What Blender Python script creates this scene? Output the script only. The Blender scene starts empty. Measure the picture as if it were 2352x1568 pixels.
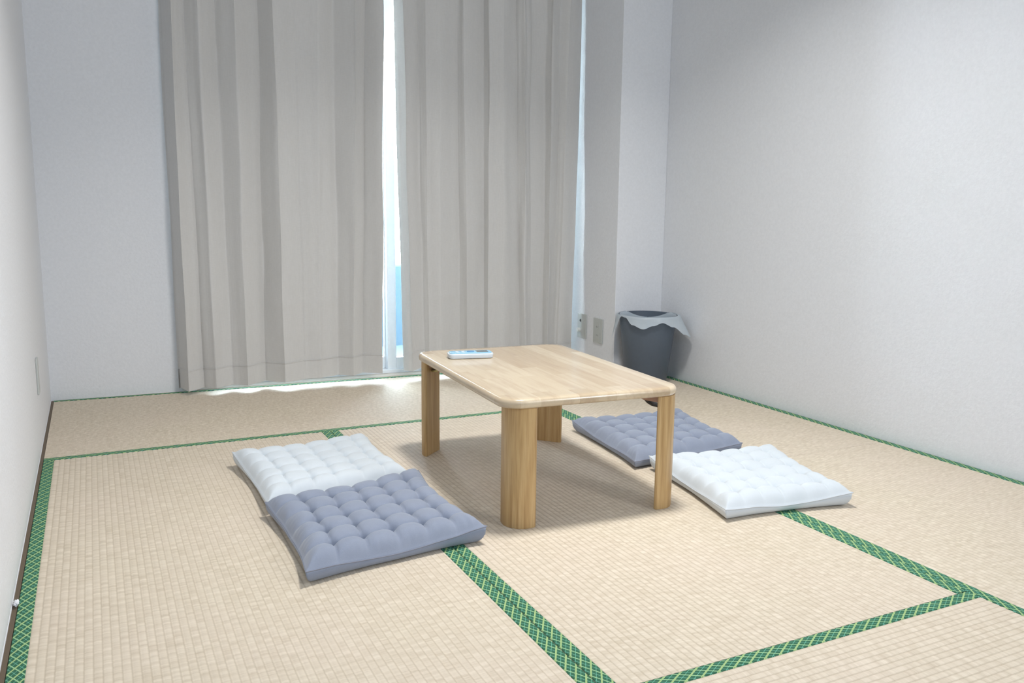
import bpy, bmesh, math, random
from mathutils import Vector, Matrix, noise
random.seed(7)
S = bpy.context.scene
COL = S.collection

# ------------------------------------------------------------------ camera
F_PX, YAW, PITCH, ROLL = 1954.43, 0.45810, 0.15550, 0.01130
CAM = Vector((0.1701, -3.7627, 0.7762))
fwd = Vector((math.sin(YAW)*math.cos(PITCH), math.cos(YAW)*math.cos(PITCH), -math.sin(PITCH)))
rgt = Vector((math.cos(YAW), -math.sin(YAW), 0.0))
upv = rgt.cross(fwd)
r2 = rgt*math.cos(ROLL) + upv*math.sin(ROLL)
u2 = -rgt*math.sin(ROLL) + upv*math.cos(ROLL)
cd = bpy.data.cameras.new('camera'); cam = bpy.data.objects.new('camera', cd); COL.objects.link(cam)
cd.sensor_width = 36.0; cd.lens = F_PX/2352*36.0; cd.clip_start = 0.02
m = Matrix.Identity(4)
for i in range(3):
    m[i][0] = r2[i]; m[i][1] = u2[i]; m[i][2] = -fwd[i]; m[i][3] = CAM[i]
cam.matrix_world = m
S.camera = cam

# ------------------------------------------------------------------ light, exposure
S.view_settings.view_transform = 'Standard'; S.view_settings.look = 'None'
S.view_settings.exposure = 0.0; S.view_settings.gamma = 1.0
S.view_settings.use_curve_mapping = False
S.cycles.max_bounces = 10; S.cycles.diffuse_bounces = 6
S.cycles.sample_clamp_indirect = 6.0
w = bpy.data.worlds.new('sky'); S.world = w; w.use_nodes = True
bg = w.node_tree.nodes['Background']
bg.inputs[0].default_value = (0.86, 0.94, 1.0, 1); bg.inputs[1].default_value = 42.0

def area(name, loc, size, power, col, shape='DISK', target=None, size_y=None):
    l = bpy.data.lights.new(name, 'AREA'); l.shape = shape; l.size = size
    if size_y: l.size_y = size_y
    l.energy = power; l.color = col
    o = bpy.data.objects.new(name, l); COL.objects.link(o); o.location = loc
    if target: o.rotation_euler = (Vector(target)-Vector(loc)).to_track_quat('-Z', 'Y').to_euler()
    return o
lamp = area('ceiling_lamp_light', (1.33, -1.92, 2.30), 0.34, 22.5, (1.0, 0.985, 0.955))
lamp.data.spread = math.radians(124)
area('cool_fill_light', (0.35, -4.85, 1.75), 0.9, 12.5, (0.30, 0.60, 1.0), 'RECTANGLE', (2.3, -1.2, 1.7), 1.0)  # added fill behind the camera, tints the upper right wall blue
area('side_fill_light', (2.5, -4.3, 1.5), 0.8, 24.0, (1.0, 0.99, 1.0), 'RECTANGLE', (0.0, -1.1, 1.0), 1.0).data.spread = math.radians(120)  # unseen fill added at the right to brighten the left and back walls

# ------------------------------------------------------------------ helpers
def tag(o, label=None, cat=None, group=None, kind=None):
    if label: o['label'] = label
    if cat: o['category'] = cat
    if group: o['group'] = group
    if kind: o['kind'] = kind
    return o
def empty(name, loc=(0, 0, 0), rz=0.0):
    o = bpy.data.objects.new(name, None); o.empty_display_size = 0.05
    COL.objects.link(o); o.location = loc; o.rotation_euler = (0, 0, rz); return o
def finish(name, bm, mat, parent=None, smooth=False, loc=None, rz=0.0):
    bmesh.ops.recalc_face_normals(bm, faces=bm.faces[:])
    me = bpy.data.meshes.new(name); bm.to_mesh(me); bm.free()
    if smooth:
        for p in me.polygons: p.use_smooth = True
    me.materials.append(mat)
    o = bpy.data.objects.new(name, me); COL.objects.link(o)
    if parent: o.parent = parent
    if loc: o.location = loc
    o.rotation_euler = (0, 0, rz)
    return o
def add_box(bm, x0, x1, y0, y1, z0, z1, bevel=0.0, seg=2):
    b = bmesh.new(); bmesh.ops.create_cube(b, size=1.0)
    for v in b.verts:
        v.co = Vector(((x0+x1)/2+v.co.x*(x1-x0), (y0+y1)/2+v.co.y*(y1-y0), (z0+z1)/2+v.co.z*(z1-z0)))
    if bevel > 0: bmesh.ops.bevel(b, geom=b.edges[:], offset=bevel, segments=seg, affect='EDGES', profile=0.5)
    t = bpy.data.meshes.new('tmp'); b.to_mesh(t); b.free(); bm.from_mesh(t); bpy.data.meshes.remove(t)
def box(name, x0, x1, y0, y1, z0, z1, mat, parent=None, bevel=0.0, seg=2):
    bm = bmesh.new(); add_box(bm, x0, x1, y0, y1, z0, z1, bevel, seg)
    return finish(name, bm, mat, parent, smooth=False)
def add_loft(bm, rings, cap=True, closed=True):
    R = [[bm.verts.new(p) for p in r] for r in rings]
    n = len(R[0])
    for a, b in zip(R, R[1:]):
        for i in range(n if closed else n-1):
            bm.faces.new((a[i], a[(i+1) % n], b[(i+1) % n], b[i]))
    if cap:
        bm.faces.new(R[0][::-1]); bm.faces.new(R[-1])
    return R
def autosmooth(o, deg=35):
    for p in o.data.polygons: p.use_smooth = True
    bm = bmesh.new(); bm.from_mesh(o.data)
    for e in bm.edges:
        if len(e.link_faces) == 2 and e.calc_face_angle(0) > math.radians(deg): e.smooth = False
    bm.to_mesh(o.data); bm.free()
    return o

# ---- node helper
class N:
    def __init__(s, name):
        s.m = bpy.data.materials.new(name); s.m.use_nodes = True
        s.t = s.m.node_tree; s.b = s.t.nodes['Principled BSDF']; s.out = s.t.nodes['Material Output']
    def n(s, typ, **k):
        o = s.t.nodes.new(typ)
        for a, v in k.items():
            if a.startswith('i_'):
                o.inputs[int(a[2:])].default_value = v
            else: setattr(o, a, v)
        return o
    def l(s, a, b): s.t.links.new(a, b)
    def math(s, op, a, b=None, c=None, clamp=False):
        o = s.t.nodes.new('ShaderNodeMath'); o.operation = op; o.use_clamp = clamp
        for i, v in enumerate((a, b, c)):
            if v is None: continue
            if isinstance(v, (int, float)): o.inputs[i].default_value = v
            else: s.l(v, o.inputs[i])
        return o.outputs[0]
    def mix(s, fac, a, b):
        o = s.t.nodes.new('ShaderNodeMix'); o.data_type = 'RGBA'
        for i, v in ((0, fac), (6, a), (7, b)):
            if isinstance(v, (int, float)): o.inputs[i].default_value = v
            elif isinstance(v, tuple): o.inputs[i].default_value = (*v, 1) if len(v) == 3 else v
            else: s.l(v, o.inputs[i])
        return o.outputs[2]
    def xyz(s):
        tc = s.n('ShaderNodeTexCoord'); sp = s.n('ShaderNodeSeparateXYZ'); s.l(tc.outputs['Object'], sp.inputs[0])
        return tc.outputs['Object'], sp.outputs[0], sp.outputs[1], sp.outputs[2]
    def comb(s, x, y, z):
        o = s.t.nodes.new('ShaderNodeCombineXYZ')
        for i, v in enumerate((x, y, z)):
            if isinstance(v, (int, float)): o.inputs[i].default_value = v
            else: s.l(v, o.inputs[i])
        return o.outputs[0]
    def noise(s, vec, scale=1.0, detail=2.0, rough=0.5, out=0):
        o = s.n('ShaderNodeTexNoise'); s.l(vec, o.inputs['Vector'])
        o.inputs['Scale'].default_value = scale; o.inputs['Detail'].default_value = detail
        o.inputs['Roughness'].default_value = rough
        return o.outputs[out]
    def ramp(s, fac, stops):
        o = s.n('ShaderNodeValToRGB'); s.l(fac, o.inputs[0]); e = o.color_ramp.elements
        while len(e) < len(stops): e.new(0.5)
        for x, (p, c) in zip(e, stops): x.position = p; x.color = (*c, 1)
        return o.outputs[0]
    def bump(s, h, strength=0.3, dist=0.001):
        o = s.n('ShaderNodeBump'); s.l(h, o.inputs['Height'])
        o.inputs['Strength'].default_value = strength; o.inputs['Distance'].default_value = dist
        s.l(o.outputs[0], s.b.inputs['Normal'])
    def base(s, c):
        if isinstance(c, tuple): s.b.inputs['Base Color'].default_value = (*c, 1)
        else: s.l(c, s.b.inputs['Base Color'])
    def set(s, **k):
        for a, v in k.items(): s.b.inputs[a.replace('_', ' ')].default_value = v
        return s

def plain(name, c, rough=0.5, spec=0.5, metal=0.0, var=0.04, sc=60, bumpy=0.0):
    k = N(name); ob, *_ = k.xyz(); f = k.noise(ob, sc, 3)
    k.base(k.mix(f, tuple(min(1, x*(1-var)) for x in c), tuple(min(1, x*(1+var)) for x in c)))
    k.b.inputs['Roughness'].default_value = rough; k.b.inputs['Metallic'].default_value = metal
    k.b.inputs['Specular IOR Level'].default_value = spec
    if bumpy: k.bump(f, bumpy, 0.001)
    return k.m

def mat_wall():
    k = N('wallpaper'); ob, *_ = k.xyz()
    a = k.noise(ob, 95, 4, 0.6); b = k.noise(ob, 1.3, 2)
    c = k.mix(a, (0.70, 0.715, 0.735), (0.81, 0.825, 0.845))
    c = k.mix(k.math('MULTIPLY', b, 0.10), c, (0.70, 0.66, 0.72))
    k.base(c); k.set(Roughness=0.75, Specular_IOR_Level=0.25)
    k.bump(a, 0.55, 0.0020); return k.m
def mat_tatami():
    k = N('rush_weave'); ob, x, y, z = k.xyz()
    oi = k.n('ShaderNodeObjectInfo').outputs['Random']
    PIT = 0.01455
    rx = k.math('DIVIDE', x, PIT)
    idx = k.math('FLOOR', rx); fx = k.math('FRACT', rx)
    par = k.math('MULTIPLY', k.math('ADD', idx, k.math('MULTIPLY', oi, 37.0)), 7.31)
    slant = k.math('MULTIPLY', fx, 0.0012)
    yy = k.math('ADD', y, slant)
    f1 = k.noise(k.comb(par, k.math('MULTIPLY', yy, 85), 0.0), 1.0, 2, 0.6)      # short bands on each rib
    f2 = k.noise(k.comb(par, k.math('MULTIPLY', yy, 420), 3.0), 1.0, 1, 0.5)     # single rushes
    f3 = k.noise(k.comb(k.math('MULTIPLY', x, 0.5), k.math('MULTIPLY', yy, 48), oi), 1.0, 3, 0.6)  # rush tone runs across the mat
    f4 = k.noise(ob, 2.2, 3, 0.55)
    c = k.mix(k.ramp(f1, [(0.30, (0, 0, 0)), (0.72, (1, 1, 1))]), (0.525, 0.44, 0.33), (0.72, 0.635, 0.515))
    c = k.mix(k.math('MULTIPLY', k.ramp(f2, [(0.35, (0, 0, 0)), (0.7, (1, 1, 1))]), 0.28), c, (0.79, 0.71, 0.575))
    c = k.mix(k.math('MULTIPLY', k.ramp(f3, [(0.40, (0, 0, 0)), (0.62, (1, 1, 1))]), 0.14), c, (0.56, 0.50, 0.385))
    c = k.mix(k.math('MULTIPLY', k.ramp(f4, [(0.38, (0, 0, 0)), (0.66, (1, 1, 1))]), 0.22), c, (0.70, 0.58, 0.505))
    # darker line between ribs at the pinching warp threads, valley shade painted in
    v = k.math('ABSOLUTE', k.math('SUBTRACT', fx, 0.5))
    v = k.ramp(v, [(0.34, (0, 0, 0)), (0.5, (1, 1, 1))])
    c = k.mix(k.math('MULTIPLY', v, 0.42), c, (0.34, 0.27, 0.18))
    k.base(c); k.set(Roughness=0.62, Specular_IOR_Level=0.35)
    h = k.math('ADD', k.math('MULTIPLY', f2, 0.6), f1)
    k.bump(h, 0.55, 0.0012); return k.m
def mat_heri():
    k = N('brocade_border'); ob, x, y, z = k.xyz()
    WD, P = 0.0205, 0.0345
    u = k.math('DIVIDE', k.math('ADD', x, 0.0026), WD); v = k.math('DIVIDE', y, P)
    b = k.math('ADD', u, v); a = k.math('SUBTRACT', u, v)
    def tri(t, off=0.5):   # distance to the nearest integer line
        return k.math('ABSOLUTE', k.math('SUBTRACT', k.math('FRACT', k.math('ADD', t, off)), 0.5))
    def line(t, wd, off=0.5):
        return k.math('LESS_THAN', tri(t, off), wd)
    dark = k.mix(k.noise(ob, 900, 1), (0.014, 0.075, 0.042), (0.050, 0.185, 0.105))
    c = k.mix(line(a, 0.030, 0.0), dark, (0.14, 0.40, 0.29))
    c = k.mix(line(b, 0.030, 0.0), c, (0.16, 0.42, 0.32))
    c = k.mix(line(b, 0.070), c, (0.30, 0.50, 0.27))
    c = k.mix(line(a, 0.085), c, (0.42, 0.56, 0.25))
    c = k.mix(line(a, 0.014), c, (0.12, 0.27, 0.10))
    k.base(c); k.set(Roughness=0.7, Specular_IOR_Level=0.2)
    k.bump(k.noise(ob, 1500, 1), 0.3, 0.0004); return k.m
def mat_wood_top():
    k = N('rubberwood_top'); ob, x, y, z = k.xyz()
    br = k.n('ShaderNodeTexBrick'); k.l(k.comb(y, x, 0.0), br.inputs['Vector'])
    br.inputs['Color1'].default_value = (0, 0, 0, 1); br.inputs['Color2'].default_value = (1, 1, 1, 1)
    br.inputs['Mortar'].default_value = (0.5, 0.5, 0.5, 1)
    br.inputs['Scale'].default_value = 1.0; br.inputs['Mortar Size'].default_value = 0.0
    br.inputs['Brick Width'].default_value = 0.31; br.inputs['Row Height'].default_value = 0.052
    br.offset = 0.37; br.squash = 1.0
    st = br.outputs['Color']
    off = k.math('MULTIPLY', st, 3.7)
    wv = k.comb(k.math('ADD', k.math('MULTIPLY', x, 34), off), k.math('MULTIPLY', y, 3.2), k.math('MULTIPLY', z, 34))
    g = k.noise(wv, 1.0, 4, 0.62); g2 = k.noise(wv, 5.0, 3, 0.6)
    c = k.mix(st, (0.47, 0.355, 0.225), (0.64, 0.53, 0.375))
    c = k.mix(k.math('MULTIPLY', k.ramp(g, [(0.45, (0, 0, 0)), (0.72, (1, 1, 1))]), 0.65), c, (0.38, 0.26, 0.165))
    c = k.mix(k.math('MULTIPLY', g2, 0.22), c, (0.74, 0.65, 0.52))
    k.base(c); k.set(Roughness=0.24, Specular_IOR_Level=0.55, Coat_Weight=0.35, Coat_Roughness=0.12)
    return k.m
def mat_wood_leg():
    k = N('rubberwood_leg'); ob, x, y, z = k.xyz()
    oi = k.n('ShaderNodeObjectInfo').outputs['Random']; o9 = k.math('MULTIPLY', oi, 9.0)
    wv = k.comb(k.math('ADD', k.math('MULTIPLY', x, 85), o9), k.math('MULTIPLY', y, 85), k.math('MULTIPLY', z, 4.0))
    g = k.noise(wv, 1.0, 4, 0.6); g2 = k.noise(wv, 3.4, 3, 0.6)
    c = k.ramp(g, [(0.30, (0.37, 0.22, 0.083)), (0.52, (0.55, 0.365, 0.165)), (0.75, (0.68, 0.49, 0.255))])
    c = k.mix(k.math('MULTIPLY', g2, 0.35), c, (0.31, 0.18, 0.07))
    k.base(c); k.set(Roughness=0.36, Specular_IOR_Level=0.5)
    return k.m
def mat_fabric(name, c1, c2, bump=0.3):
    k = N(name); ob, *_ = k.xyz()
    f = k.noise(ob, 700, 2); g = k.noise(ob, 22, 3)
    k.base(k.mix(k.math('ADD', k.math('MULTIPLY', f, 0.5), k.math('MULTIPLY', g, 0.5)), c1, c2))
    k.set(Roughness=0.9, Specular_IOR_Level=0.1, Sheen_Weight=0.25, Sheen_Roughness=0.5)
    k.bump(f, bump, 0.0006); return k.m
def mat_curtain():
    k = N('linen_curtain'); ob, x, y, z = k.xyz()
    f = k.noise(k.comb(k.math('MULTIPLY', x, 60), k.math('MULTIPLY', y, 60), k.math('MULTIPLY', z, 420)), 1.0, 3, 0.6)
    g = k.noise(k.comb(k.math('MULTIPLY', x, 420), k.math('MULTIPLY', y, 420), k.math('MULTIPLY', z, 30)), 1.0, 2, 0.6)
    q = k.math('ADD', k.math('MULTIPLY', f, 0.5), k.math('MULTIPLY', g, 0.5))
    c = k.mix(q, (0.57, 0.56, 0.54), (0.71, 0.70, 0.68))
    k.base(c); k.set(Roughness=0.85, Specular_IOR_Level=0.15, Sheen_Weight=0.2)
    k.bump(q, 0.3, 0.0006)
    tr = k.n('ShaderNodeBsdfTranslucent'); tr.inputs[0].default_value = (0.62, 0.55, 0.46, 1)
    mx = k.n('ShaderNodeMixShader'); mx.inputs[0].default_value = 0.04
    k.l(k.b.outputs[0], mx.inputs[1]); k.l(tr.outputs[0], mx.inputs[2]); k.l(mx.outputs[0], k.out.inputs[0])
    return k.m
def mat_liner():
    k = N('bin_liner_film'); ob, *_ = k.xyz()
    f = k.noise(ob, 45, 4); k.base(k.mix(f, (0.74, 0.85, 0.94), (0.86, 0.93, 0.98)))
    k.set(Roughness=0.3, Specular_IOR_Level=0.5); k.bump(f, 0.6, 0.003)
    tr = k.n('ShaderNodeBsdfTranslucent'); tr.inputs[0].default_value = (0.75, 0.85, 0.92, 1)
    tp = k.n('ShaderNodeBsdfTransparent')
    m1 = k.n('ShaderNodeMixShader'); m1.inputs[0].default_value = 0.4
    m2 = k.n('ShaderNodeMixShader'); m2.inputs[0].default_value = 0.12
    k.l(k.b.outputs[0], m1.inputs[1]); k.l(tr.outputs[0], m1.inputs[2])
    k.l(m1.outputs[0], m2.inputs[1]); k.l(tp.outputs[0], m2.inputs[2]); k.l(m2.outputs[0], k.out.inputs[0])
    return k.m
def mat_glass():
    k = N('window_glass'); k.base((0.9, 0.97, 1.0)); k.set(Roughness=0.02)
    tp = k.n('ShaderNodeBsdfTransparent'); tp.inputs[0].default_value = (0.93, 0.98, 1.0, 1)
    fr = k.n('ShaderNodeFresnel'); mx = k.n('ShaderNodeMixShader')
    gl = k.n('ShaderNodeBsdfGlossy'); gl.inputs['Roughness'].default_value = 0.02
    k.l(fr.outputs[0], mx.inputs[0]); k.l(tp.outputs[0], mx.inputs[1]); k.l(gl.outputs[0], mx.inputs[2])
    k.l(mx.outputs[0], k.out.inputs[0]); return k.m

M_WALL = mat_wall(); M_TAT = mat_tatami(); M_HERI = mat_heri()
M_TOP = mat_wood_top(); M_LEG = mat_wood_leg(); M_CUR = mat_curtain()
M_GREY = mat_fabric('grey_cotton', (0.205, 0.235, 0.310), (0.30, 0.335, 0.415))
M_GREYP = mat_fabric('grey_cotton_seam', (0.20, 0.21, 0.26), (0.26, 0.275, 0.33))
M_WHITE = mat_fabric('white_cotton', (0.55, 0.60, 0.64), (0.655, 0.70, 0.735), 0.2)
M_WHITEP = mat_fabric('white_cotton_seam', (0.54, 0.57, 0.60), (0.62, 0.65, 0.68), 0.2)
M_CEIL = plain('ceiling_board', (0.74, 0.74, 0.73), 0.9)
M_SLAB = plain('floor_slab', (0.10, 0.075, 0.05), 0.9)
M_TRIM = plain('brown_edge_strip', (0.125, 0.09, 0.055), 0.6)
M_ALU = plain('white_aluminium', (0.80, 0.83, 0.86), 0.35, 0.5)
M_SILL = plain('pale_sill_board', (0.66, 0.58, 0.50), 0.4, var=0.08, sc=20)
M_PLATE = plain('ivory_plate', (0.50, 0.52, 0.50), 0.4, var=0.02)
M_PLATED = plain('dark_socket_hole', (0.03, 0.035, 0.035), 0.6)
M_KNOB = plain('white_knob', (0.82, 0.86, 0.84), 0.3)
M_BIN = plain('slate_plastic', (0.092, 0.116, 0.148), 0.42, 0.4, var=0.05)
M_REMW = plain('remote_white', (0.60, 0.66, 0.71), 0.3)
M_REMB = plain('remote_pale_blue', (0.26, 0.50, 0.68), 0.35)
M_REMS = plain('remote_screen', (0.12, 0.16, 0.18), 0.2)
M_REMK = plain('remote_button_blue', (0.10, 0.27, 0.48), 0.4)
M_METAL = plain('dark_steel', (0.05, 0.045, 0.04), 0.35, metal=0.8)
M_BRASS = plain('brass_steel', (0.45, 0.38, 0.16), 0.35, metal=0.9)
M_BLOCK = plain('pinkish_wood', (0.42, 0.25, 0.18), 0.45, var=0.15, sc=90)
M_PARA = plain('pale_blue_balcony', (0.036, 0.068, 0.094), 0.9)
M_PAPER = plain('white_paper', (0.80, 0.81, 0.84), 0.8)
M_GLASS = mat_glass(); M_LINER = mat_liner()

# ------------------------------------------------------------------ room shell
XR, YF, ZC = 2.583, -5.2, 2.36
PX, PY = 2.322, -0.47
SK = -0.04                       # the window wall runs very slightly askew
W, SY = 0.88, 0.8954
X2 = 1.763
def struct(o): o['kind'] = 'structure'; return o
struct(box('wall_left', -0.16, -0.010, YF, 0.35, -0.06, ZC, M_WALL))
struct(box('wall_right', XR, XR+0.15, YF, 0.35, -0.06, ZC, M_WALL))
struct(box('wall_front', -0.16, XR+0.15, YF-0.15, YF, -0.06, ZC, M_WALL))
struct(box('ceiling', -0.16, XR+0.15, YF-0.15, 0.35, ZC, ZC+0.1, M_CEIL))
struct(box('wall_pillar', PX, XR, PY, 0.35, -0.04, ZC, M_WALL, bevel=0.002))
def skew(o):
    for v in o.data.vertices: v.co.y += SK*v.co.x
    return o
bm = bmesh.new()
add_box(bm, -0.01, 0.535, 0.004, 0.135, -0.06, ZC)
add_box(bm, 0.535, PX, 0.004, 0.135, 1.86, ZC)
o = struct(skew(finish('wall_back', bm, M_WALL)))
o = struct(skew(box('trim_1', 0.535, PX, 0.0015, 0.15, -0.05, 0.004, M_SILL)))      # sill board under the sliding door
struct(box('trim_2', -0.0105, -0.0005, -4.6, 0.0, -0.05, -0.0012, M_TRIM))           # dark strip along the left wall

struct(box('trim_3', -0.0125, -0.0092, -4.6, 0.0, -0.05, 0.0035, M_PAPER))             # white sealant bead at the foot of the left wall
floor = box('floor', -0.16, XR+0.15, YF, 0.16, -0.12, -0.052, M_SLAB); struct(floor)

PIT = 0.01455
def mat_mesh(wd, ln):
    """Rush mat: width along local X, length along local Y, ribs run along the length."""
    bm = bmesh.new(); n = int(round(wd/PIT)); prof = []
    for i in range(n):
        for k_ in range(6):
            t = k_/6.0
            prof.append(((i+t)*wd/n, -0.0011*(1-math.sin(math.pi*t)**0.7) if t > 0 else -0.0011))
    prof.append((wd, -0.0011))
    segs = max(2, int(ln/0.25))
    rows = []
    for j in range(segs+1):
        rows.append([bm.verts.new((x, ln*j/segs, z)) for x, z in prof])
    for a, b in zip(rows, rows[1:]):
        for i in range(len(prof)-1): bm.faces.new((a[i], a[i+1], b[i+1], b[i]))
    n_top = len(bm.faces)
    rows = [[bm.verts.new(v.co) for v in rr] for rr in (rows[0], rows[-1])]
    L0 = [bm.verts.new((0, 0, -0.0011)), bm.verts.new((0, ln, -0.0011))]; R0 = [bm.verts.new((wd, 0, -0.0011)), bm.verts.new((wd, ln, -0.0011))]
    c = [bm.verts.new(p) for p in ((0, 0, -0.051), (wd, 0, -0.051), (wd, ln, -0.051), (0, ln, -0.051))]
    bm.faces.new(c[::-1])
    bm.faces.new([c[0]]+[c[1]]+rows[0][::-1]); bm.faces.new([c[2], c[3]]+rows[-1])
    bm.faces.new([c[3], c[0]]+L0); bm.faces.new([c[1], c[2]]+R0[::-1])
    for f in bm.faces[:n_top]: f.smooth = True
    return bm
def heri(parent, x, y0, y1, wd=0.0287, loc=None, rz=0.0, name='cloth_border'):
    """Border strip along the parent's local Y at x (centre), folded over the mat edge."""
    ln = y1-y0; bm = bmesh.new()
    prof = [(-wd/2, -0.030), (-wd/2, -0.0006), (-wd/2+0.0012, 0.0006), (0, 0.0009), (wd/2-0.0012, 0.0006), (wd/2, -0.0008)]
    add_loft(bm, [[(px_, yy, pz) for px_, pz in prof] for yy in (0, ln)], cap=True)
    return finish(name, bm, M_HERI, parent, False, loc or (x, y0, 0), rz)
def tatami(x0, x1, y0, y1, along, edges=(1, 1)):
    g = 0.0006
    if along == 'Y':
        wd, ln = x1-x0-2*g, y1-y0-2*g; loc = (x0+g, y0+g, 0); rz = 0
    else:
        wd, ln = y1-y0-2*g, x1-x0-2*g; loc = (x0+g, y1-g, 0); rz = -math.pi/2   # local X -> -Y, local Y -> +X
    bm = mat_mesh(wd, ln)
    me = bpy.data.meshes.new('tatami_mat'); bm.to_mesh(me); bm.free(); me.materials.append(M_TAT)
    o = bpy.data.objects.new('tatami_mat', me); COL.objects.link(o); o.parent = floor
    o.location = loc; o.rotation_euler = (0, 0, rz)
    hs = [heri(o, xx, 0, ln) for on, xx in zip(edges, (0.0144, wd-0.0144)) if on]
    if along == 'X':
        for h_ in hs: h_.scale = (-1, 1, 1)
    return o
back = tatami(0, X2, -SY, -0.002, 'X', (0, 1))
tatami(0, W, -3*SY, -SY, 'Y')
tatami(W, X2, -3*SY, -SY, 'Y')
tatami(X2, XR-0.002, -2*SY, 0.0, 'Y')
tatami(X2, XR-0.002, -4*SY, -2*SY, 'Y')
tatami(0, X2, -4*SY, -3*SY, 'X', (1, 1))
box('entrance_board', -0.01, XR, YF, -4*SY-0.002, -0.051, -0.001, plain('entrance_board_wood', (0.45, 0.34, 0.22), 0.4), floor)
# the border against the window wall follows the wall, a hair out of square
ang = math.atan(SK)
h = heri(back, 0, 0, 1.764, 0.018, (0.0125, 0.0, 0.0004), -ang*1.0)
h.location = (0.0125, 0.0005, 0.0012); h.rotation_euler = (0, 0, ang)

# ------------------------------------------------------------------ window
win = empty('window_1', (0, 0, 0)); struct(win)
def wbox(name, parent, parts, mat, bevel=0.002):
    bm = bmesh.new()
    for p in parts: add_box(bm, *p, bevel=bevel)
    return skew(finish(name, bm, mat, parent))
X0, X1, ZT = 0.54, PX-0.005, 1.855
wbox('window_frame', win, [(X0, X0+0.035, 0.06, 0.15, 0.004, ZT), (X1-0.035, X1, 0.06, 0.15, 0.004, ZT),
     (X0, X1, 0.06, 0.15, ZT-0.04, ZT), (X0, X1, 0.06, 0.15, 0.0045, 0.022)], M_ALU)
def sash(xa, xb, y, sw=0.045):
    s = wbox('sliding_sash', win, [(xa, xa+sw, y, y+0.028, 0.022, ZT-0.04), (xb-sw, xb, y, y+0.028, 0.022, ZT-0.04),
         (xa+sw, xb-sw, y, y+0.028, 0.022, 0.076), (xa+sw, xb-sw, y, y+0.028, ZT-0.09, ZT-0.04)], M_ALU)
    wbox('glass_pane', s, [(xa+sw, xb-sw, y+0.012, y+0.016, 0.076, ZT-0.09)], M_GLASS, 0)
sash(X0+0.035, 1.427, 0.100)
sash(1.385, X1-0.035, 0.070, 0.042)
tag(box('balcony_wall', -0.4, 3.4, 1.15, 1.27, -0.3, 0.43, M_PARA, bevel=0.01),
    'pale blue balcony wall seen through the gap between the curtains', 'wall')
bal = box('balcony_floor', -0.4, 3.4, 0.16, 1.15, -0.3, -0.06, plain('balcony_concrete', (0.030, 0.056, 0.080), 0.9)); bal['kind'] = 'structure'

# ------------------------------------------------------------------ curtains
# each ridge or valley: x, y at the hem, hem height, x at the height ztop
LEFT = [(0.4637,-0.004,0.018,0.4560,1.569),(0.4937,-0.1157,0.018,0.4935,1.548),(0.5612,-0.0583,0.0194,0.5462,1.564),
(0.6035,-0.1097,0.0203,0.5919,1.559),(0.6778,-0.0539,0.022,0.6606,1.578),(0.7296,-0.1115,0.0232,0.7318,1.574),
(0.8147,-0.0485,0.0252,0.8301,1.598),(0.8812,-0.1254,0.0267,0.8794,1.588),(0.973,-0.094,0.0289,0.9684,1.6),
(1.04,-0.107,0.0304,1.0634,1.616),(1.1262,-0.072,0.0325,1.1371,1.627),(1.1785,-0.1333,0.0337,1.2128,1.624),
(1.2364,-0.0777,0.0351,1.2723,1.641),(1.3086,-0.1399,0.0368,1.3368,1.636)]
RIGHT = [(1.4236,-0.1000,.036,1.3923,1.650),(1.4536,-0.1400,.034,1.4216,1.645),(1.5306,-0.0900,.044,1.4984,1.664),
(1.5463,-0.1150,.036,1.5273,1.662),(1.5936,-0.1350,.036,1.5881,1.665),(1.7025,-0.1000,.036,1.6863,1.683),
(1.7234,-0.1350,.036,1.7050,1.678),(1.8261,-0.1050,.036,1.8151,1.696),(1.8329,-0.1400,.036,1.8248,1.690),
(1.9038,-0.1500,.036,1.8931,1.696),(2.0132,-0.1100,.036,1.9782,1.713),(2.0261,-0.1400,.036,2.0009,1.710),
(2.0674,-0.1150,.036,2.0471,1.720),(2.1398,-0.1100,.036,2.1314,1.731),(2.1445,-0.1500,.036,2.1463,1.724),
(2.1876,-0.1200,.036,2.1996,1.736),(2.2024,-0.1450,.036,2.2367,1.735),(2.2855,-0.1300,.036,2.3100,1.748)]
ZTOP = 1.88
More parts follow.
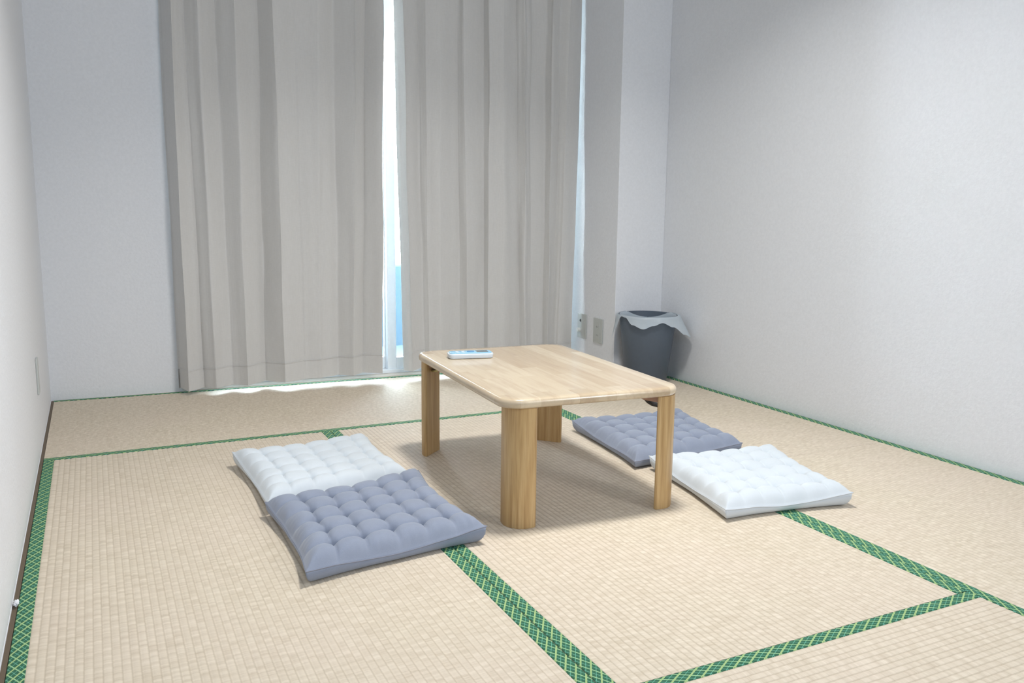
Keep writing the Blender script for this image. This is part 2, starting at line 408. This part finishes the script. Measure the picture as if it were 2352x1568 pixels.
def curtain_grid(pts, sub, z_lo, z_hi, rows, off, phase, seed, close_back=False):
    """off pushes the sheet towards the room; returns a vertex grid."""
    n = len(pts); dense = []
    for i in range(n-1):
        for k_ in range(sub): dense.append(i+k_/sub)
    dense.append(n-1.0)
    def at(arr, t):
        i = min(int(t), n-2); f = t-i
        f2 = f*f*(3-2*f)*0.55+f*0.45
        return arr[i]+(arr[i+1]-arr[i])*f2
    xb = [p[0] for p in pts]; yb = [p[1] for p in pts]; hb = [p[2] for p in pts]
    xt = [p[3] for p in pts]; zt = [p[4] for p in pts]
    grid = []
    for j in range(rows+1):
        row = []
        for t in dense:
            h0 = at(hb, t); zl = h0 if z_lo is None else z_lo
            zh = z_hi if z_hi is not None else h0+0.083
            z = zl+(zh-zl)*j/rows
            k_ = (z-h0)/(at(zt, t)-h0)
            x = at(xb, t)*(1-k_)+at(xt, t)*k_
            y = at(yb, t)
            ymid = -0.092
            y = ymid+(y-ymid)*(1.0+0.10*math.sin(2.2*k_+seed+t))-off
            nz = noise.noise(Vector((t*0.9+seed*5, z*2.1, seed)))
            y += 0.0030*noise.noise(Vector((t*3.3, z*0.7, seed+21)))+0.0016*noise.noise(Vector((t*7.1, z*1.1, seed+31)))
            x += 0.007*nz*min(1, k_*3); y += 0.006*noise.noise(Vector((t*1.7, z*2.7, seed+9)))
            for zc, a_ in ((0.715, 0.0042), (0.365, 0.0036), (0.235, 0.0022)):
                zz = z-zc-0.006*math.sin(t*1.3+seed)
                y -= a_*math.exp(-abs(zz)/0.008)*(0.6+0.6*noise.noise(Vector((t*1.1, zc*9, seed))))
            x = min(x, PX-0.012)
            row.append((x, min(y, -0.008+SK*x), z))
        grid.append(row)
    return grid
def sheet(name, grid, thick, mat, parent):
    bm = bmesh.new()
    A = [[bm.verts.new(p) for p in r] for r in grid]
    B = [[bm.verts.new((p[0], p[1]+thick, p[2])) for p in r] for r in grid]
    nr, nc = len(grid), len(grid[0])
    for j in range(nr-1):
        for i in range(nc-1):
            bm.faces.new((A[j][i], A[j][i+1], A[j+1][i+1], A[j+1][i]))
            bm.faces.new((B[j][i], B[j+1][i], B[j+1][i+1], B[j][i+1]))
    for i in range(nc-1):
        bm.faces.new((A[0][i], B[0][i], B[0][i+1], A[0][i+1])); bm.faces.new((A[-1][i], A[-1][i+1], B[-1][i+1], B[-1][i]))
    for j in range(nr-1):
        bm.faces.new((A[j][0], A[j+1][0], B[j+1][0], B[j][0])); bm.faces.new((A[j][-1], B[j][-1], B[j+1][-1], A[j+1][-1]))
    return autosmooth(finish(name, bm, mat, parent), 70)
def curtain(pts, label, seed, loc):
    root = empty('curtain', loc); tag(root, label, 'curtain')
    inv = Vector(loc)
    def sh(g): return [[(p[0]-inv.x, p[1]-inv.y, p[2]-inv.z) for p in r] for r in g]
    sheet('curtain_panel', sh(curtain_grid(pts, 12, None, ZTOP, 110, 0.0, 0, seed)), 0.0012, M_CUR, root)
    sheet('hem', sh(curtain_grid(pts, 12, None, None, 5, 0.0016, 0, seed)), 0.0012, M_CUR, root)
    bm = bmesh.new()                       # the line of stitching at the top of the hem
    g = sh(curtain_grid(pts, 12, None, None, 1, 0.0019, 0, seed))[-1]
    add_loft(bm, [[(p[0], p[1]-0.0016, p[2]-0.0016), (p[0], p[1]-0.0016, p[2]+0.0016), (p[0], p[1]+0.0004, p[2]+0.0016), (p[0], p[1]+0.0004, p[2]-0.0016)] for p in g])
    finish('hem_stitching', bm, M_CUR, root)
    return root
curtain(LEFT, 'light grey linen curtain left of the bright gap, hanging in deep folds', 1.0, (0.9, -0.09, 0))
curtain(RIGHT, 'light grey linen curtain right of the bright gap, nearly flat beside the pillar', 2.4, (1.87, -0.12, 0))
rail = box('curtain_rail', 0.40, PX-0.004, -0.14, -0.098, ZTOP, ZTOP+0.022, M_ALU, bevel=0.003)
bm = bmesh.new(); add_box(bm, 0.40, PX-0.004, -0.14, -0.098, ZTOP, ZTOP+0.022, 0.003)
for xx in (0.48, 1.35, 2.22): add_box(bm, xx, xx+0.02, -0.12, 0.004+SK*xx+0.01, ZTOP+0.02, ZTOP+0.03)
bpy.data.objects.remove(rail); rail = finish('curtain_rail', bm, M_ALU)
tag(rail, 'white curtain rail the grey curtains hang from', 'rail')

# ------------------------------------------------------------------ low table
TX, TY, TA = 1.293, -1.643, -0.060
TZ = 0.327
table = empty('low_table', (TX, TY, 0), TA)
tag(table, 'low folding table of pale wood with rounded corners, standing between the floor cushions', 'table')
TW, TL, TR, TT = 0.504, 0.754, 0.058, 0.0235
def rrect(w_, l_, r_, z, n=10):
    P = []
    for sx, sy, a0 in ((1, 1, 0), (-1, 1, 90), (-1, -1, 180), (1, -1, 270)):
        for i in range(n+1):
            t = math.radians(a0+90*i/n)
            P.append((sx*(w_/2-r_)+r_*math.cos(t), sy*(l_/2-r_)+r_*math.sin(t), z))
    return P
rings = []
def inset(d, z): return rrect(TW-2*d, TL-2*d, TR-d, z)
rings.append(inset(0.03, TZ-TT)); rings.append(inset(0.009, TZ-TT))
for i in range(0, 9):                      # full bullnose edge
    a = -math.pi/2+math.pi*i/8
    rings.append(inset(0.009*(1-math.cos(a)), TZ-TT/2+(TT/2)*math.sin(a)))
rings.append(inset(0.03, TZ))
bm = bmesh.new(); add_loft(bm, rings)
autosmooth(finish('tabletop', bm, M_TOP, table), 40)
# D-shaped legs set diagonally in the corners
def leg(sx, sy):
    ch, sg, th = 0.092, 0.027, 0.008       # chord, bulge, edge thickness
    prof = [(-ch/2+0.003, -th), (ch/2-0.003, -th), (ch/2, -th+0.003), (ch/2, 0.0)]
    nn = 14
    for i in range(1, nn):
        u = ch/2-ch*i/nn
        prof.append((u, sg*(1-(abs(u)/(ch/2))**2.4)))
    prof += [(-ch/2, 0.0), (-ch/2, -th+0.003)]
    d = Vector((sx, sy)).normalized(); t = Vector((-d.y, d.x))
    c = Vector((sx*(TW/2-0.045)+(0.012 if sy < 0 else 0.0), sy*(TL/2-0.045)+(0.012 if sy > 0 else 0.0)))
    bm = bmesh.new(); rings = []
    for z, s in ((0.0, 0.975), (0.003, 1.0), (0.28, 1.0), (TZ-TT-0.001, 1.0)):
        rings.append([(t.x*u*s+d.x*v*s, t.y*u*s+d.y*v*s, z) for u, v in prof])
    add_loft(bm, rings)
    lg = autosmooth(finish('leg', bm, M_LEG, table, loc=(c.x, c.y, 0)), 35)
    # hinge: wooden mounting block and folding steel brace behind the leg
    bm = bmesh.new()
    def P(u, v, z): return (t.x*u+d.x*v, t.y*u+d.y*v, z)
    for u0, u1 in ((-0.030, -0.016), (0.016, 0.030)):
        A = [P(u0, -th-0.001, TZ-TT-0.0005), P(u0, -0.064, TZ-TT-0.0005), P(u0, -0.062, TZ-TT-0.010), P(u0, -0.048, TZ-TT-0.017), P(u0, -th-0.001, TZ-TT-0.020)]
        B = [P(u1, *((-th-0.001, TZ-TT-0.0005))), P(u1, -0.064, TZ-TT-0.0005), P(u1, -0.062, TZ-TT-0.010), P(u1, -0.048, TZ-TT-0.017), P(u1, -th-0.001, TZ-TT-0.020)]
        add_loft(bm, [A, B])
    hb = finish('hinge_block', bm, M_BLOCK, lg)
    bm = bmesh.new()
    path = [(-0.064, TZ-TT-0.004), (-0.056, TZ-TT-0.008), (-0.048, TZ-TT-0.018), (-0.040, TZ-TT-0.026), (-0.028, TZ-TT-0.032), (-th-0.002, TZ-TT-0.035)]
    add_loft(bm, [[P(-0.0155, v-0.002, z-0.002), P(0.0155, v-0.002, z-0.002), P(0.0155, v+0.002, z+0.002), P(-0.0155, v+0.002, z+0.002)] for v, z in path])
    hm = finish('folding_brace', bm, M_METAL if sx > 0 else M_BRASS, lg); hm['label'] = 'dark metal folding brace' if sx > 0 else 'brass coloured folding brace'
    return lg
for sx, sy in ((-1, -1), (1, -1), (-1, 1), (1, 1)): leg(sx, sy)

# ------------------------------------------------------------------ remote control
rem = empty('remote_control', (1.182, -1.425, TZ), -0.22)
tag(rem, 'white and pale blue remote control lying on the low table', 'remote')
def slab(name, w_, l_, r_, z0, z1, mat, parent, cx=0, cy=0, ed=0.003, taper=0.0):
    bm = bmesh.new(); rg = []
    for z, i_ in ((z0, ed+taper), (z0+ed*0.6, taper*0.6), (z1-ed, 0.0), (z1-ed*0.3, ed*0.35), (z1, ed)):
        rg.append([(p[0]+cx, p[1]+cy, z) for p in rrect(w_-2*i_, l_-2*i_, max(r_-i_, 0.0005), z, 6)])
    add_loft(bm, rg); return autosmooth(finish(name, bm, mat, parent), 50)
slab('body', 0.138, 0.056, 0.016, 0.0, 0.0155, M_REMW, rem, taper=0.003)
slab('face_panel', 0.128, 0.047, 0.013, 0.0152, 0.0178, M_REMB, rem, ed=0.001)
slab('screen', 0.036, 0.030, 0.003, 0.0176, 0.0184, M_REMS, rem, 0.036, 0.0, ed=0.0003)
b = slab('button', 0.022, 0.022, 0.0109, 0.0176, 0.0196, M_REMK, rem, 0.001, 0.002, ed=0.0006); b['label'] = 'round blue button'
for bx, by in ((-0.022, 0.010), (-0.022, -0.008), (-0.040, 0.010), (-0.040, -0.008)):
    slab('button', 0.011, 0.008, 0.003, 0.0176, 0.0188, M_REMW, rem, bx, by, ed=0.0004)

# ------------------------------------------------------------------ floor cushions
def cushion(name, corners, mat, pmat, label, puff, seed, thick=0.034, lift=(0, 0, 0, 0)):
    """corners: front-left, front-right, back-right, back-left in the floor plane."""
    C = [Vector(c) for c in corners]; ctr = sum(C, Vector((0, 0)))/4
    root = empty(name, (ctr.x, ctr.y, 0)); tag(root, label, 'cushion', 'tufted floor cushions around the low table')
    NG = 120; K = 6.0
    def plan(u, v):
        e = 0.030*(1-abs(2*v-1)**2.2)*(1 if True else 0); f = 0.030*(1-abs(2*u-1)**2.2)
        uu = u+(0.5-u)*2*e; vv = v+(0.5-v)*2*f            # sides drawn in, corners pointed
        p = C[0]*(1-uu)*(1-vv)+C[1]*uu*(1-vv)+C[2]*uu*vv+C[3]*(1-uu)*vv
        wob = noise.noise_vector(Vector((u*3+seed, v*3, seed*3)))*0.004
        return p.x+wob.x-ctr.x, p.y+wob.y-ctr.y
    def seam_z(u, v):
        cl = lift[0]*(1-u)*(1-v)+lift[1]*u*(1-v)+lift[2]*u*v+lift[3]*(1-u)*v
        return 0.021+cl*(max(abs(2*u-1), abs(2*v-1))**3)*(abs(2*u-1)*abs(2*v-1))**1.5 + 0.002*noise.noise(Vector((u*6, v*6, seed)))
    size = 0.43
    def dists(u, v): return min(u, 1-u)*size, min(v, 1-v)*size
    def top(u, v):
        du, dv = dists(u, v); d = 1/(1/(du+1e-5)**1.0+1/(dv+1e-5)**1.0)*1.25
        edge = 1-math.exp(-(min(du, dv)/0.013)) if min(du, dv) > 0 else 0
        edge *= (1-math.exp(-d/0.008))
        ju = 0.10*noise.noise(Vector((u*5, v*5, seed+2))); jv = 0.10*noise.noise(Vector((u*5+9, v*5, seed+4)))
        fu, fv = (u*K+ju) % 1.0, (v*K+jv) % 1.0
        gu, gv = abs(2*fu-1), abs(2*fv-1)                  # 1 on a tuft line, 0 between
        if u*K < 0.62 or u*K > K-0.62: gu = min(gu, 0.35) if (u*K < 0.5 or u*K > K-0.5) else gu
        if v*K < 0.62 or v*K > K-0.62: gv = min(gv, 0.35) if (v*K < 0.5 or v*K > K-0.5) else gv
        cu, cv = max(0, 1-gu**2.2), max(0, 1-gv**2.2)
        body = 0.5*(cu**0.42+cv**0.42)
        tuft = math.exp(-((1-gu)**2+(1-gv)**2)/0.10)
        hh = thick*(1-puff+puff*body) - thick*0.45*puff*tuft
        wr = 0.0020*puff*(0.5+noise.noise(Vector((u*7, v*7, seed+5))))*math.sin(47*(u if dv < du else v)*math.pi+seed*3+5*noise.noise(Vector((u*4, v*4, 1.0))))*math.exp(-abs(min(du, dv)-0.014)/0.011)
        return hh*edge+wr*edge+0.002*noise.noise(Vector((u*9, v*9, seed+7)))*edge
    def bot(u, v):
        du, dv = dists(u, v); d = min(du, dv)
        q_ = max(0.0, 1-d/0.024); return seam_z(u, v)*(1-math.sqrt(max(0.0, 1-q_*q_)))
    bm = bmesh.new(); T = []; B = []
    # denser towards the edges
    def q(i):
        t = i/NG; return t+0.03*math.sin(2*math.pi*t)*-1
    for j in range(NG+1):
        rt, rb = [], []
        for i in range(NG+1):
            u, v = q(i), q(j); x, y = plan(u, v); zs = seam_z(u, v)
            edge = i in (0, NG) or j in (0, NG)
            sz = zs if edge else None
            t_ = zs*(1.0) + (0 if edge else top(u, v))
            vt = bm.verts.new((x, y, t_)); rt.append(vt)
            rb.append(vt if edge else bm.verts.new((x, y, max(0.0004, bot(u, v)))))
        T.append(rt); B.append(rb)
    for j in range(NG):
        for i in range(NG):
            bm.faces.new((T[j][i], T[j][i+1], T[j+1][i+1], T[j+1][i]))
            try: bm.faces.new((B[j][i], B[j+1][i], B[j+1][i+1], B[j][i+1]))
            except ValueError: pass
    finish('cushion_cover', bm, mat, root, smooth=True)
    # stitched seam running round the side
    bm = bmesh.new(); path = []
    for i in range(NG): path.append((q(i), 0.0))
    for i in range(NG): path.append((1.0, q(i)))
    for i in range(NG): path.append((1-q(i), 1.0))
    for i in range(NG): path.append((0.0, 1-q(i)))
    R_ = []
    for u, v in path:
        x, y = plan(u, v); z = seam_z(u, v); cx = Vector((x, y)).normalized()*0.0012
        R_.append([(x+cx.x, y+cx.y, z), (x, y, z+0.0013), (x-cx.x, y-cx.y, z), (x, y, z-0.0013)])
    R_.append(R_[0]); add_loft(bm, R_, cap=False)
    finish('seam', bm, pmat, root, smooth=True)
    return root
cushion('floor_cushion', [(0.528, -2.096), (0.962, -2.040), (0.962, -1.566), (0.524, -1.652)], M_GREY, M_GREYP,
        'grey tufted floor cushion nearest the camera, at the front left of the table', 0.80, 1.3, 0.042, (0.012, 0.022, 0.020, 0.018))
cushion('floor_cushion', [(0.528, -1.646), (0.944, -1.556), (0.946, -1.126), (0.510, -1.188)], M_WHITE, M_WHITEP,
        'white tufted floor cushion left of the table, behind the grey one', 0.60, 4.1, 0.038, (0.012, 0.010, 0.008, 0.026))
cushion('floor_cushion', [(1.598, -1.712), (2.016, -1.708), (2.108, -1.272), (1.648, -1.240)], M_GREY, M_GREYP,
        'grey tufted floor cushion right of the table, behind the white one', 0.74, 7.7, 0.040, (0.006, 0.016, 0.010, 0.020))
cushion('floor_cushion', [(1.560, -2.166), (1.948, -2.220), (2.085, -1.772), (1.642, -1.722)], M_WHITE, M_WHITEP,
        'white tufted floor cushion on the right, beside the front right table leg', 0.60, 9.2, 0.038, (0.012, 0.020, 0.008, 0.022))

# ------------------------------------------------------------------ waste bin and liner
BX, BY, BH, BR = 2.404, -0.615, 0.310, 0.131
binr = empty('waste_bin', (BX, BY, 0)); tag(binr, 'dark slate plastic waste bin standing in the corner by the pillar', 'bin')
def circ(r, z, n=56): return [(r*math.cos(2*math.pi*i/n), r*math.sin(2*math.pi*i/n), z) for i in range(n)]
bm = bmesh.new()
add_loft(bm, [circ(0.02, 0.0), circ(0.088, 0.0), circ(0.092, 0.004), circ(0.128, BH-0.012), circ(0.128, BH-0.003), circ(0.125, BH-0.003), circ(0.0885, 0.008), circ(0.02, 0.008)])
autosmooth(finish('bin_body', bm, M_BIN, binr), 50)
bm = bmesh.new()
add_loft(bm, [circ(0.1285, BH-0.012), circ(0.1325, BH-0.010), circ(0.1330, BH-0.001), circ(0.130, BH+0.001), circ(0.1252, BH-0.001), circ(0.1250, BH-0.012), circ(0.1285, BH-0.012)], cap=False)
autosmooth(finish('rim', bm, M_BIN, binr), 50)
lin = empty('bin_liner', (BX, BY, 0)); tag(lin, 'thin white plastic bag folded over the rim of the dark waste bin', 'bag')
# direction angles: 0 = camera right, 90 = away, 180 = left, 270 = towards the camera
view = math.atan2(BY-CAM.y, BX-CAM.x)-math.pi/2
keys = [(0, 0.100, 0.060), (20, 0.045, 0.02), (60, 0.006, 0.002), (120, 0.004, 0.001), (160, 0.03, 0.008), (182, 0.115, 0.026), (200, 0.055, 0.012), (214, 0.004, 0.002),
        (225, 0.006, 0.003), (243, 0.035, 0.008), (262, 0.049, 0.011), (280, 0.034, 0.008), (297, 0.022, 0.007), (318, 0.042, 0.016), (338, 0.078, 0.040), (360, 0.100, 0.060)]
def flap(a):
    a %= 360
    for (a0, l0, o0), (a1, l1, o1) in zip(keys, keys[1:]):
        if a0 <= a <= a1:
            f = (a-a0)/(a1-a0); f = f*f*(3-2*f); return l0+(l1-l0)*f, o0+(o1-o0)*f
bm = bmesh.new(); n = 180; rows = 16; G = []
for j in range(rows+1):
    row = []
    for i in range(n):
        ad = i*360/n; L, O = flap(ad); a = math.radians(ad)+view
        t = j/rows; nz = noise.noise(Vector((math.cos(a)*4, math.sin(a)*4, t*2.0)))
        if t < 0.5:                       # inside the bin
            s = 1-t/0.5
            dep = 0.11 if 30 < ad < 150 else 0.15
            r = 0.1215-s*0.022+nz*0.006*s; z = BH+0.001-s*dep
            if 40 < ad < 140: z -= 0.030*math.sin(math.radians((ad-40)*1.8))*(1)
        else:
            s = (t-0.5)/0.5
            low = -0.030*math.sin(math.radians((ad-40)*1.8)) if 40 < ad < 140 else 0.0
            if low < 0:
                r = 0.1215+0.0005*s; z = BH+0.001+low+0.002*s
            else:
                bump_ = math.sin(min(1, s/0.12)*math.pi/2)
                r = 0.1215+0.0140*bump_+O*(s**0.9)+0.004*nz*s
                z = BH+0.0042*math.sin(min(1, s/0.18)*math.pi)-L*max(0, s-0.08)/0.92+0.003*nz*s
        row.append(bm.verts.new((r*math.cos(a), r*math.sin(a), z)))
    G.append(row)
for a_, b_ in zip(G, G[1:]):
    for i in range(n): bm.faces.new((a_[i], a_[(i+1) % n], b_[(i+1) % n], b_[i]))
film = finish('bag_film', bm, M_LINER, lin, smooth=True)

# ------------------------------------------------------------------ wall plates
def plate(side, y0, y1, z0, z1, label, th=0.007):
    x = PX if side == 'pillar' else -0.010
    r = empty('wall_plate', (x, (y0+y1)/2, (z0+z1)/2)); tag(r, label, 'outlet')
    s = -1 if side == 'pillar' else 1
    hy, hz = (y1-y0)/2, (z1-z0)/2
    xs = sorted((0, s*th))
    bm = bmesh.new(); add_box(bm, xs[0], xs[1], -hy, hy, -hz, hz, 0.002)
    finish('cover', bm, M_PLATE, r)
    return r, s, th
r, s, th = plate('pillar', -0.226, -0.146, 0.147, 0.267, 'grey wall plate with a dark socket hole and white knob, beside the curtain')
def disc(name, par, y, z, rad, x0, x1, mat):
    bm = bmesh.new()
    add_loft(bm, [[(x, y+rad*math.cos(a*math.pi/10), z+rad*math.sin(a*math.pi/10)) for a in range(20)] for x in (x0, x1)])
    return finish(name, bm, mat, par)
disc('socket_ring', r, 0.010, 0.026, 0.011, -th-0.0015, -th+0.001, M_PLATE)
disc('socket_hole', r, 0.010, 0.026, 0.0070, -th-0.002, -th+0.001, M_PLATED)
k_ = disc('knob', r, 0.018, -0.020, 0.010, -th-0.014, -th+0.001, M_KNOB); k_['label'] = 'white round knob'
r, s, th = plate('pillar', -0.374, -0.294, 0.143, 0.262, 'plain grey wall plate nearer the pillar corner')
box('insert', -th-0.0015, -th+0.001, -0.018, 0.018, -0.042, 0.042, M_PLATE, r, bevel=0.0005)
for zz in (-0.022, 0.018):
    for yy in (-0.006, 0.006):
        box('slot', -th-0.0017, -th, yy-0.001, yy+0.001, zz-0.004, zz+0.004, M_PLATED, r)
r, s, th = plate('left', -0.755, -0.705, 0.178, 0.292, 'grey wall plate on the left wall, seen almost edge on', 0.006)

# ------------------------------------------------------------------ scrap of paper by the left wall
bm = bmesh.new(); bmesh.ops.create_icosphere(bm, subdivisions=3, radius=1.0)
for v in bm.verts:
    d_ = 1+0.55*noise.noise(v.co*2.3)+0.25*noise.noise(v.co*6)
    v.co = Vector((v.co.x*0.0045*d_, v.co.y*0.010*d_, v.co.z*0.0055*d_+0.0060))
mz = min(v.co.z for v in bm.verts)
for v in bm.verts: v.co.z -= mz
tag(finish('paper_scrap', bm, M_PAPER, loc=(-0.002, -1.945, 0.0008)), 'tiny crumpled white scrap on the dark strip at the foot of the left wall', 'scrap')
